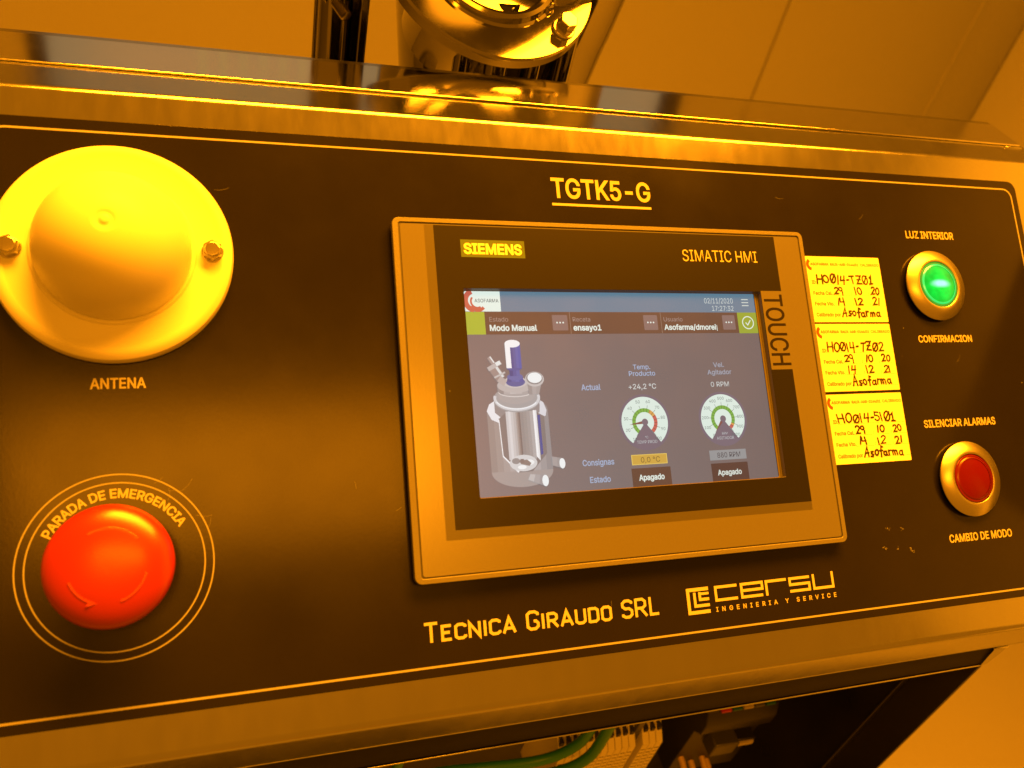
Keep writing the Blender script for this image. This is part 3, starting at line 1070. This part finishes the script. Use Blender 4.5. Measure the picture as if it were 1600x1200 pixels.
def gauge(cx, cy, name_txt, unit, nums, needle, amber0, red0):
    mb = MB()
    RIM = E(126, 108, 118)
    mb.poly(arc(cx, cy, 13.1, 0, 355, 71), Z1, RIM)
    # dial: all but the wedge at the foot
    pts = arc(cx, cy, 11.9, 233, -53, 60)[::-1] + []
    fs_pts = [(cx, cy)] + arc(cx, cy, 11.9, -53, 233, 60)
    mb.add([(p[0], p[1], Z2) for p in fs_pts], [(0, i, i + 1) for i in range(1, len(fs_pts) - 1)], E(214, 234, 222))

    def seg(f0, f1, r0, r1, col, z):
        a0, a1 = 232 - 284 * f0, 232 - 284 * f1
        n = max(2, int(abs(a1 - a0) / 5))
        o, i_ = arc(cx, cy, r1, a0, a1, n), arc(cx, cy, r0, a0, a1, n)
        vs = [(p[0], p[1], z) for p in o + i_]
        mb.add(vs, [(k, k + 1, n + 2 + k, n + 1 + k)[::-1] for k in range(n)], col)
    seg(0, amber0, 4.7, 6.5, E(110, 178, 60), Z3)
    seg(amber0, red0, 4.7, 6.5, E(222, 160, 70), Z3)
    seg(red0, 1, 4.7, 6.5, E(215, 95, 85), Z3)
    nmaj = len(nums) - 1
    for k in range(nmaj * 2 + 1):
        a = math.radians(232 - 284 * k / (nmaj * 2))
        r0, r1 = (4.7, 8.1) if k % 2 == 0 else (4.7, 6.5)
        mb.ribbon([(cx + r0 * math.cos(a), cy + r0 * math.sin(a)), (cx + r1 * math.cos(a), cy + r1 * math.sin(a))], .16, Z3 + .008, col=E(70, 80, 66))
    for k, s in enumerate(nums):
        a = math.radians(232 - 284 * k / nmaj)
        type_into(mb, s, cx + 9.7 * math.cos(a), cy + 9.9 * math.sin(a) - .7, None, 1.4, Z3 + .02, align='c', col=E(105, 112, 105))
    a = math.radians(232 - 284 * needle)
    d = Vector((math.cos(a), math.sin(a)))
    n_ = Vector((-d.y, d.x))
    tip, b0, b1 = Vector((cx, cy)) + d * 8.2, Vector((cx, cy)) + n_ * .8, Vector((cx, cy)) - n_ * .8
    mb.add([(tip.x, tip.y, Z4), (b0.x, b0.y, Z4), (b1.x, b1.y, Z4)], [(0, 1, 2)], E(140, 84, 76))
    mb.poly(arc(cx, cy, 1.6, 0, 345, 23), Z4 + .01, RIM)
    type_into(mb, unit, cx, cy - 7.6, None, 1.1, Z3, align='c', col=E(190, 190, 190))
    type_into(mb, name_txt, cx, cy - 9.9, 10.4 if len(name_txt) > 8 else 9.4, 1.4, Z3, align='c', col=E(190, 190, 190))
    item('gauge', mb)


gauge(6.15, -15.9, 'TEMP PROD', '°C', [str(k) for k in range(10, 101, 10)], .158, .60, .71)
gauge(47.85, -15.9, 'AGITADOR', 'RPM', [str(k) for k in range(0, 1001, 100)], 0.0, .90, .935)
item('value_box', MB().poly([(-2.8, -35.5), (15.5, -35.5), (15.5, -30.8), (-2.8, -30.8)], Z1, E(236, 196, 80)))
item('value_box', MB().poly([(-2.4, -35.15), (15.1, -35.15), (15.1, -31.15), (-2.4, -31.15)], Z2, E(214, 164, 52)))
stext('0,0 °C', 1.9, -34.5, 9.8, 2.4, E(120, 92, 50))
item('value_box', MB().poly([(38.1, -35.5), (58.1, -35.5), (58.1, -30.8), (38.1, -30.8)], Z1, E(150, 150, 150)))
stext('880 RPM', 42.2, -34.4, 12.6, 2.4, E(85, 68, 66))
item('state_tile', MB().poly([(-3.4, -45.4), (16.6, -45.4), (16.6, -37.0), (-3.4, -37.0)], Z1, E(112, 76, 58)))
item('state_tile', MB().poly([(38.2, -45.4), (58.2, -45.4), (58.2, -37.0), (38.2, -37.0)], Z1, E(100, 68, 56)))
stext('Apagado', .1, -42.6, 12.8, 2.5, WHT, .24)
stext('Apagado', 41.4, -42.6, 12.8, 2.4, E(215, 222, 210), .24)

# ---- drawing of the reactor on the display
pic = MB()
LZ = [Z1]


def up():
    LZ[0] += .004
    return LZ[0]


def tone(c):
    r, g, b = c
    if b > r + 3 and b > g + 12:           # painted motor and jacket lining
        return (r * .70, g * .86, b * .98)
    m = (r + g + b) / 3
    return tuple(min(240, (x * .42 + m * .58) * 1.04 + 4) for x in c)


def shade(ptsL, ptsR, cols):
    """strip shaded across from a left edge (top, bottom) to a right edge"""
    z = up()
    n = len(cols)
    for k in range(n):
        a, b = k / n, (k + 1) / n
        q = []
        for (Lp, Rp), t in (((ptsL[1], ptsR[1]), a), ((ptsL[1], ptsR[1]), b), ((ptsL[0], ptsR[0]), b), ((ptsL[0], ptsR[0]), a)):
            q.append((Lp[0] + (Rp[0] - Lp[0]) * t, Lp[1] + (Rp[1] - Lp[1]) * t))
        pic.poly(q, z, E(*tone(cols[k])))


def pl(pts, c):
    pic.poly(pts, up(), E(*tone(c)))


def el(cx, cy, rx, ry, c, a0=0, a1=352, n=44):
    pl(arc(cx, cy, rx, a0, a1, n, ry), c)


b1, b2, b3 = (168, 140, 130), (180, 158, 150), (190, 175, 170)
# jacket
shade([(-69.9, -8.5), (-69.9, -35)], [(-41.4, -8.5), (-41.4, -35)],
      [(158, 128, 116), (166, 136, 124), (172, 144, 134), (178, 152, 144), (182, 158, 150), (180, 158, 152), (176, 156, 152), (172, 152, 150), (160, 142, 140), (148, 132, 132)])
pl(arc(-55.65, -35, 14.25, 180, 360, 30, 7.0), (170, 142, 132))
pl(arc(-55.65, -8.5, 14.25, 0, 355, 40, 6.8), (150, 128, 124))
# shoulder highlights
pl([(-69.9, -8.2), (-68.6, -5.2), (-66.2, -3.8), (-66.2, -9), (-62, -12.6), (-64.6, -13.6), (-68, -12)], (214, 214, 222))
pl([(-42.0, -8.6), (-43.2, -5.0), (-45.4, -3.4), (-45, -6), (-45.4, -9.4), (-48.2, -10.6), (-45.4, -12.2), (-42.6, -11)], (200, 200, 212))
# cut-away window
pl([(-64.8, -11.8), (-60.4, -8.4), (-48.6, -8.4), (-43.4, -11.2), (-43.6, -27.8), (-51.0, -35.4), (-57.6, -35.6), (-64.2, -28.2)], (140, 112, 104))
pl([(-64.5, -12.2), (-64.9, -12.0), (-64.3, -28.4), (-57.8, -35.7), (-57.2, -35.2), (-63.9, -28.0)], (226, 226, 228))
shade([(-61.4, -8.6), (-61.4, -30.0)], [(-56.8, -8.6), (-56.8, -30.0)], [(196, 186, 186), (206, 198, 198), (196, 182, 178), (186, 168, 162)])
shade([(-54.8, -8.6), (-54.8, -30.0)], [(-48.6, -8.6), (-48.6, -30.0)], [(154, 132, 124), (160, 138, 128), (166, 144, 136), (176, 158, 152)])
shade([(-48.6, -8.4), (-48.6, -29)], [(-46.9, -8.4), (-46.9, -31)], [(226, 226, 228), (214, 212, 214)])
shade([(-46.6, -10.6), (-46.6, -28.5)], [(-45.4, -10.6), (-45.4, -28)], [(128, 112, 158), (122, 106, 158)])
shade([(-56.8, -8.6), (-56.8, -30)], [(-54.8, -8.6), (-54.8, -30)], [(176, 144, 128), (160, 122, 106), (138, 102, 90)])
el(-55.0, -31.6, 6.4, 3.6, (200, 196, 194))
el(-58.4, -30.6, 1.9, 1.3, (150, 132, 126))
el(-52.2, -31.4, 2.2, 1.2, (222, 226, 224))
el(-55.8, -33.4, 2.0, .9, (224, 228, 226))
pl([(-57.2, -30.4), (-53.2, -30.2), (-51.4, -31.8), (-52.4, -33.0), (-56.2, -32.0)], (160, 116, 96))
pl([(-56.4, -29.8), (-54.8, -29.8), (-54.6, -31.6), (-56.2, -31.6)], (150, 108, 92))
# neck ring and lid dome
shade([(-66.3, -3.4), (-66.3, -5.0)], [(-44.6, -2.8), (-44.6, -4.6)], [(150, 136, 132)] * 4)
el(-55.45, -3.2, 10.9, 5.9, (160, 150, 148))
pic.ribbon(arc(-55.45, -2.6, 10.3, 168, 372, 36, 5.3), 1.3, up(), col=E(206, 206, 208))
pic.ribbon(arc(-55.45, -2.3, 10.3, 200, 330, 30, 5.3), .5, up(), col=E(232, 236, 238))
el(-55.6, -1.0, 8.8, 4.4, (170, 152, 146))
shade([(-64.2, 3.0), (-64.2, -.8)], [(-47.2, 3.0), (-47.2, -.8)], [(150, 130, 124), (176, 158, 152), (190, 174, 168), (186, 168, 162), (172, 152, 146), (150, 130, 126)])
el(-55.7, 3.0, 8.5, 3.4, (186, 166, 158))
pic.ribbon(arc(-55.7, .3, 8.2, 185, 340, 24, 2.4), .4, up(), col=E(214, 208, 204))
el(-55.6, 4.4, 5.6, 2.6, (196, 178, 172))
# motor
el(-55.5, 4.5, 4.5, 2.1, (138, 118, 158))
shade([(-59.2, 6.6), (-59.2, 4.6)], [(-51.8, 6.6), (-51.8, 4.6)], [(124, 106, 146), (140, 120, 168), (150, 130, 180), (132, 114, 166)])
el(-55.5, 6.8, 3.7, 1.6, (150, 130, 172))
shade([(-57.9, 10.4), (-57.9, 7.2)], [(-53.1, 10.4), (-53.1, 7.2)], [(116, 98, 140), (134, 114, 160), (146, 126, 172)])
shade([(-59.1, 22.0), (-59.1, 10.8)], [(-51.9, 22.0), (-51.9, 10.8)], [(222, 234, 236), (222, 234, 236), (128, 106, 148), (140, 118, 162), (144, 124, 176), (132, 118, 176)])
pl(arc(-55.5, 10.8, 3.6, 180, 360, 20, 1.2), (134, 114, 160))
el(-55.5, 22.0, 3.6, 1.75, (222, 238, 232))
# inclined inlet
pic.ribbon([(-67.0, 16.0), (-63.6, 10.6)], 1.9, up(), col=E(168, 150, 144))
pic.ribbon([(-66.5, 16.2), (-63.2, 11.0)], .6, up(), col=E(220, 224, 222))
pic.ribbon([(-66.2, 12.4), (-62.2, 6.2)], 4.6, up(), col=E(160, 140, 134))
pic.ribbon([(-64.6, 12.6), (-61.0, 6.8)], 1.2, up(), col=E(212, 216, 214))
pic.ribbon([(-67.8, 10.4), (-61.6, 13.6)], 1.9, up(), col=E(188, 180, 176))
pic.ribbon([(-64.0, 12.6), (-61.9, 13.6)], 1.7, up(), col=E(224, 230, 228))
pic.ribbon([(-65.2, 6.6), (-60.0, 9.0)], .8, up(), col=E(196, 190, 186))
pic.ribbon([(-63.2, 6.2), (-60.2, 4.0)], 3.0, up(), col=E(186, 172, 166))
# sight port
shade([(-50.2, 5.4), (-49.6, -1.4)], [(-43.2, 4.0), (-44.8, -1.2)], [(158, 136, 128), (172, 152, 146), (164, 146, 140)])
el(-46.4, 5.6, 4.5, 3.4, (190, 176, 170))
el(-46.4, 6.0, 3.9, 2.8, (140, 124, 120))
el(-46.3, 6.2, 3.4, 2.4, (216, 230, 230))
# outlet stubs
shade([(-41.6, -29.4), (-41.6, -33.4)], [(-36.8, -30.4), (-37.2, -34.8)], [(170, 146, 140), (160, 140, 136)])
el(-36.9, -32.7, 1.4, 2.3, (216, 232, 230))
shade([(-52.4, -36.6), (-53.6, -39.0)], [(-45.6, -37.4), (-46.0, -42.2)], [(188, 172, 166), (170, 152, 148), (160, 142, 140)])
el(-45.6, -39.8, 1.5, 2.5, (216, 232, 230))
item('vessel_picture', pic)

# ==================================================================== VESSEL BEHIND
vs_ = thing('steel_vessel', 'polished stainless vessel with an inclined bolted flange standing behind the console', 'vessel', loc=(-8, 238, -60))
MB().lathe([(59, 0), (60, 90), (67, 134), (68, 138), (72.5, 168), (76, 300), (60, 320)], 128, cx=3, cy=30).build('body', 'vessel_steel', vs_, smooth=30)
MB().lathe([(60.0, 78), (61.6, 79), (61.6, 84), (60.0, 85)], 128, cx=3, cy=30, cap1=False).build('weld_band', 'vessel_steel', vs_, smooth=40)
for px_, pr_ in ((-38, 5.0), (-20, 7.0), (2, 4.0), (22, 5.5)):
    MB().lathe([(pr_, 20), (pr_, 165)], 32, cx=px_, cy=-48 + abs(px_ + 8) * .35).build('pipe', 'vessel_steel', vs_, smooth=40)
ax = Vector((.07, -.52, .85)).normalized()
BOLTA = (-50, 22, 94, 166)
q = ax.to_track_quat('Z', 'Y').to_matrix().to_4x4()
fl = Matrix.Translation(Vector((-27, -27, 179)) * MM) @ q
fb = MB().lathe([(34, -60), (40, -16), (44, -10), (58.0, -8), (60, -7), (60, -1.0), (59, .2), (39.5, -1.3), (38.0, -.4), (36.8, 2.6), (34.8, 3.6), (32.6, 2.8), (31.2, .5), (30.5, -2), (20, -1.0), (10, .3), (.5, .8)], 128).build('flange', 'vessel_steel', vs_, smooth=35)
fb.matrix_local = fl
for a in BOLTA:
    mb = MB()
    r = 51.0
    c, s = r * math.cos(math.radians(a)), r * math.sin(math.radians(a))
    mb.prism([(c + 5.4 * math.cos(math.radians(60 * k + 12)), s + 5.4 * math.sin(math.radians(60 * k + 12))) for k in range(6)], .05, 8.5)
    mb.lathe([(6.6, -.6), (6.6, 1.2), (5.6, 1.4)], 32, c, s)
    mb.build('bolt', 'chrome', fb, bevel=.6)

post = thing('support_post', 'dark polished upright post with a threaded stud and nut left of the vessel', 'post', loc=(-108, 240, -60))
MB().lathe([(9.5, 0), (9.5, 300)], 48, cx=-4).build('tube', 'vessel_steel', post, smooth=40)
MB().box(-15, 13, 4, 8, 0, 300).build('plate', 'vessel_steel', post, bevel=1)
MB().box(8, 13, -12, 4, 0, 300).build('plate', 'vessel_steel', post, bevel=1)
sd = Vector((.35, -.62, -.30)).normalized()
qm = Matrix.Translation(Vector((-4, -9, 141)) * MM) @ sd.to_track_quat('Z', 'Y').to_matrix().to_4x4()
mb = MB()
pr = []
for k in range(22):
    z = -6 + k * .7
    pr += [(3.3, z), (2.75, z + .35)]
mb.lathe(pr, 32)
st = mb.build('stud', 'stud', post, smooth=60)
st.matrix_local = qm
mb = MB()
mb.prism([(6.2 * math.cos(math.radians(60 * k)), 6.2 * math.sin(math.radians(60 * k))) for k in range(6)], -9, -4)
nt_ = mb.build('nut', 'stud', post, bevel=.5)
nt_.matrix_local = qm
mb = MB()
mb.prism([(30 + 7 * math.cos(math.radians(60 * k)), 6 * math.sin(math.radians(60 * k))) for k in range(6)], -8, -3)

# ==================================================================== INSIDE THE CABINET
tb = thing('terminal_block_row', 'beige terminal block row clipped inside the open cabinet under the panel', 'terminal block', loc=(28, 0, -296))
mb0 = MB()
prf = [(0, 30), (-14, 30), (-22, 16), (-40, 0), (-40, -70), (0, -70)]


def block(w_):
    m_ = MB()
    n = len(prf)
    v = [(x, y, z) for x in (.25, w_ - .25) for y, z in prf]
    m_.add(v, [tuple(range(n)), tuple(range(n, 2 * n))[::-1]] + [(i, n + i, n + (i + 1) % n, (i + 1) % n) for i in range(n)])
    return m_


b_m = block(5.2).build('terminal', 'terminal', tb)
h_m = MB()
for (y, z) in ((-18, 23), (-31, 8)):
    h_m.box(1.3, 3.9, y - 3.2, y + 2.4, z - 2.2, z + 2.2)
h_m = h_m.build('wire_hole', 'hole', b_m)
l_m = MB()
for k in range(10):
    l_m.box(.9, 4.3, -40.12, -39.98, -8 - k * 5, -7.3 - k * 5)
l_m = l_m.build('marking', 'hole', b_m)
xs_ = [5.2 * k for k in range(1, 11)] + [62.4, 67.6, 72.8]
for x in xs_:
    c = b_m.copy(); COL.objects.link(c); c.parent = tb; c.location = (x * MM, 0, 0)
    for ch in (h_m, l_m):
        d = ch.copy(); COL.objects.link(d); d.parent = c
MB().box(57.4, 62.2, -33, 0, -70, 27).build('end_bracket', 'foil_mid', tb, bevel=.5)
MB().box(-120, 170, 0, 5, -45, -10).build('mounting_rail', 'steel', tb)

br = thing('circuit_breaker', 'dark grey circuit breaker with red, green and beige tags inside the cabinet', 'circuit breaker', loc=(136, 0, -309))
mb = MB()
n_ = [(0, 40), (-24, 40), (-36, 34), (-40, 24), (-40, 12), (-34, 6), (-34, -60), (0, -60)]
v = [(x, y, z) for x in (0, 58) for y, z in n_]
n = len(n_)
mb.add(v, [tuple(range(n)), tuple(range(n, 2 * n))[::-1]] + [(i, n + i, n + (i + 1) % n, (i + 1) % n) for i in range(n)])
mb.build('housing', 'breaker', br, bevel=.8)
for k, cn in enumerate(('tag_red', 'tag_green', 'tag_beige', 'tag_grey', 'tag_green')):
    MB().box(9 + k * 9, 16.5 + k * 9, -37.6, -28, 35.5, 37.4).build('tag', cn, br)
MB().box(14, 34, -46, -33, -14, 2).build('lever', 'foil_mid', br, bevel=1.2)
MB().box(36, 52, -42, -33, -12, -4).build('lever', 'breaker', br, bevel=1)
MB().box(38, 50, -43.5, -41.8, -10, -6).build('tag', 'tag_beige', br)
for x, z in ((4, -34), (16, -44), (24, -40), (30, -46)):
    mb = MB()
    mb.tube([(x, -30, z), (x + .5, -38, z - 2), (x + 1, -44, z - 6)], 2.3, 10)
    mb.build('ferrule', 'ferrule', br, smooth=50)


def cable(label, pts, r):
    P = [Vector(p) for p in pts]
    out = []
    for i in range(len(P) - 1):
        p0, p1, p2, p3 = P[max(i - 1, 0)], P[i], P[i + 1], P[min(i + 2, len(P) - 1)]
        for k in range(8):
            t = k / 8
            out.append(.5 * ((2 * p1) + (p2 - p0) * t + (2 * p0 - 5 * p1 + 4 * p2 - p3) * t * t + (3 * p1 - p0 - 3 * p2 + p3) * t ** 3))
    out.append(P[-1])
    mb = MB()
    mb.tube(out, r, 12)
    o = mb.build('green_cable', 'green_wire', None, smooth=60)
    o['label'] = label
    o['category'] = 'cable'
    o['group'] = 'green cables inside the cabinet'


cable('upper green cable curving up beside the beige terminal blocks', [(-120, -38, -296), (-60, -42, -279), (-30, -44, -278), (8, -45, -280), (28, -46, -268), (36, -45, -246), (38, -40, -190)], 3.4)
cable('lower green cable hugging the upper one beside the terminal blocks', [(-114, -40, -311), (-56, -44, -292), (-26, -47, -290), (14, -50, -291), (36, -52, -276), (44, -50, -250), (46, -46, -190)], 3.6)
cable('short green cable dropping behind the cabinet lip at the far left', [(-88, -40, -190), (-84, -42, -240), (-88, -44, -270), (-104, -44, -300)], 3.0)
pl_ = MB().box(-63, -40, 4.4, 5.9, -262, -256)
o = pl_.build('cabinet_label', 'tag_beige', console)
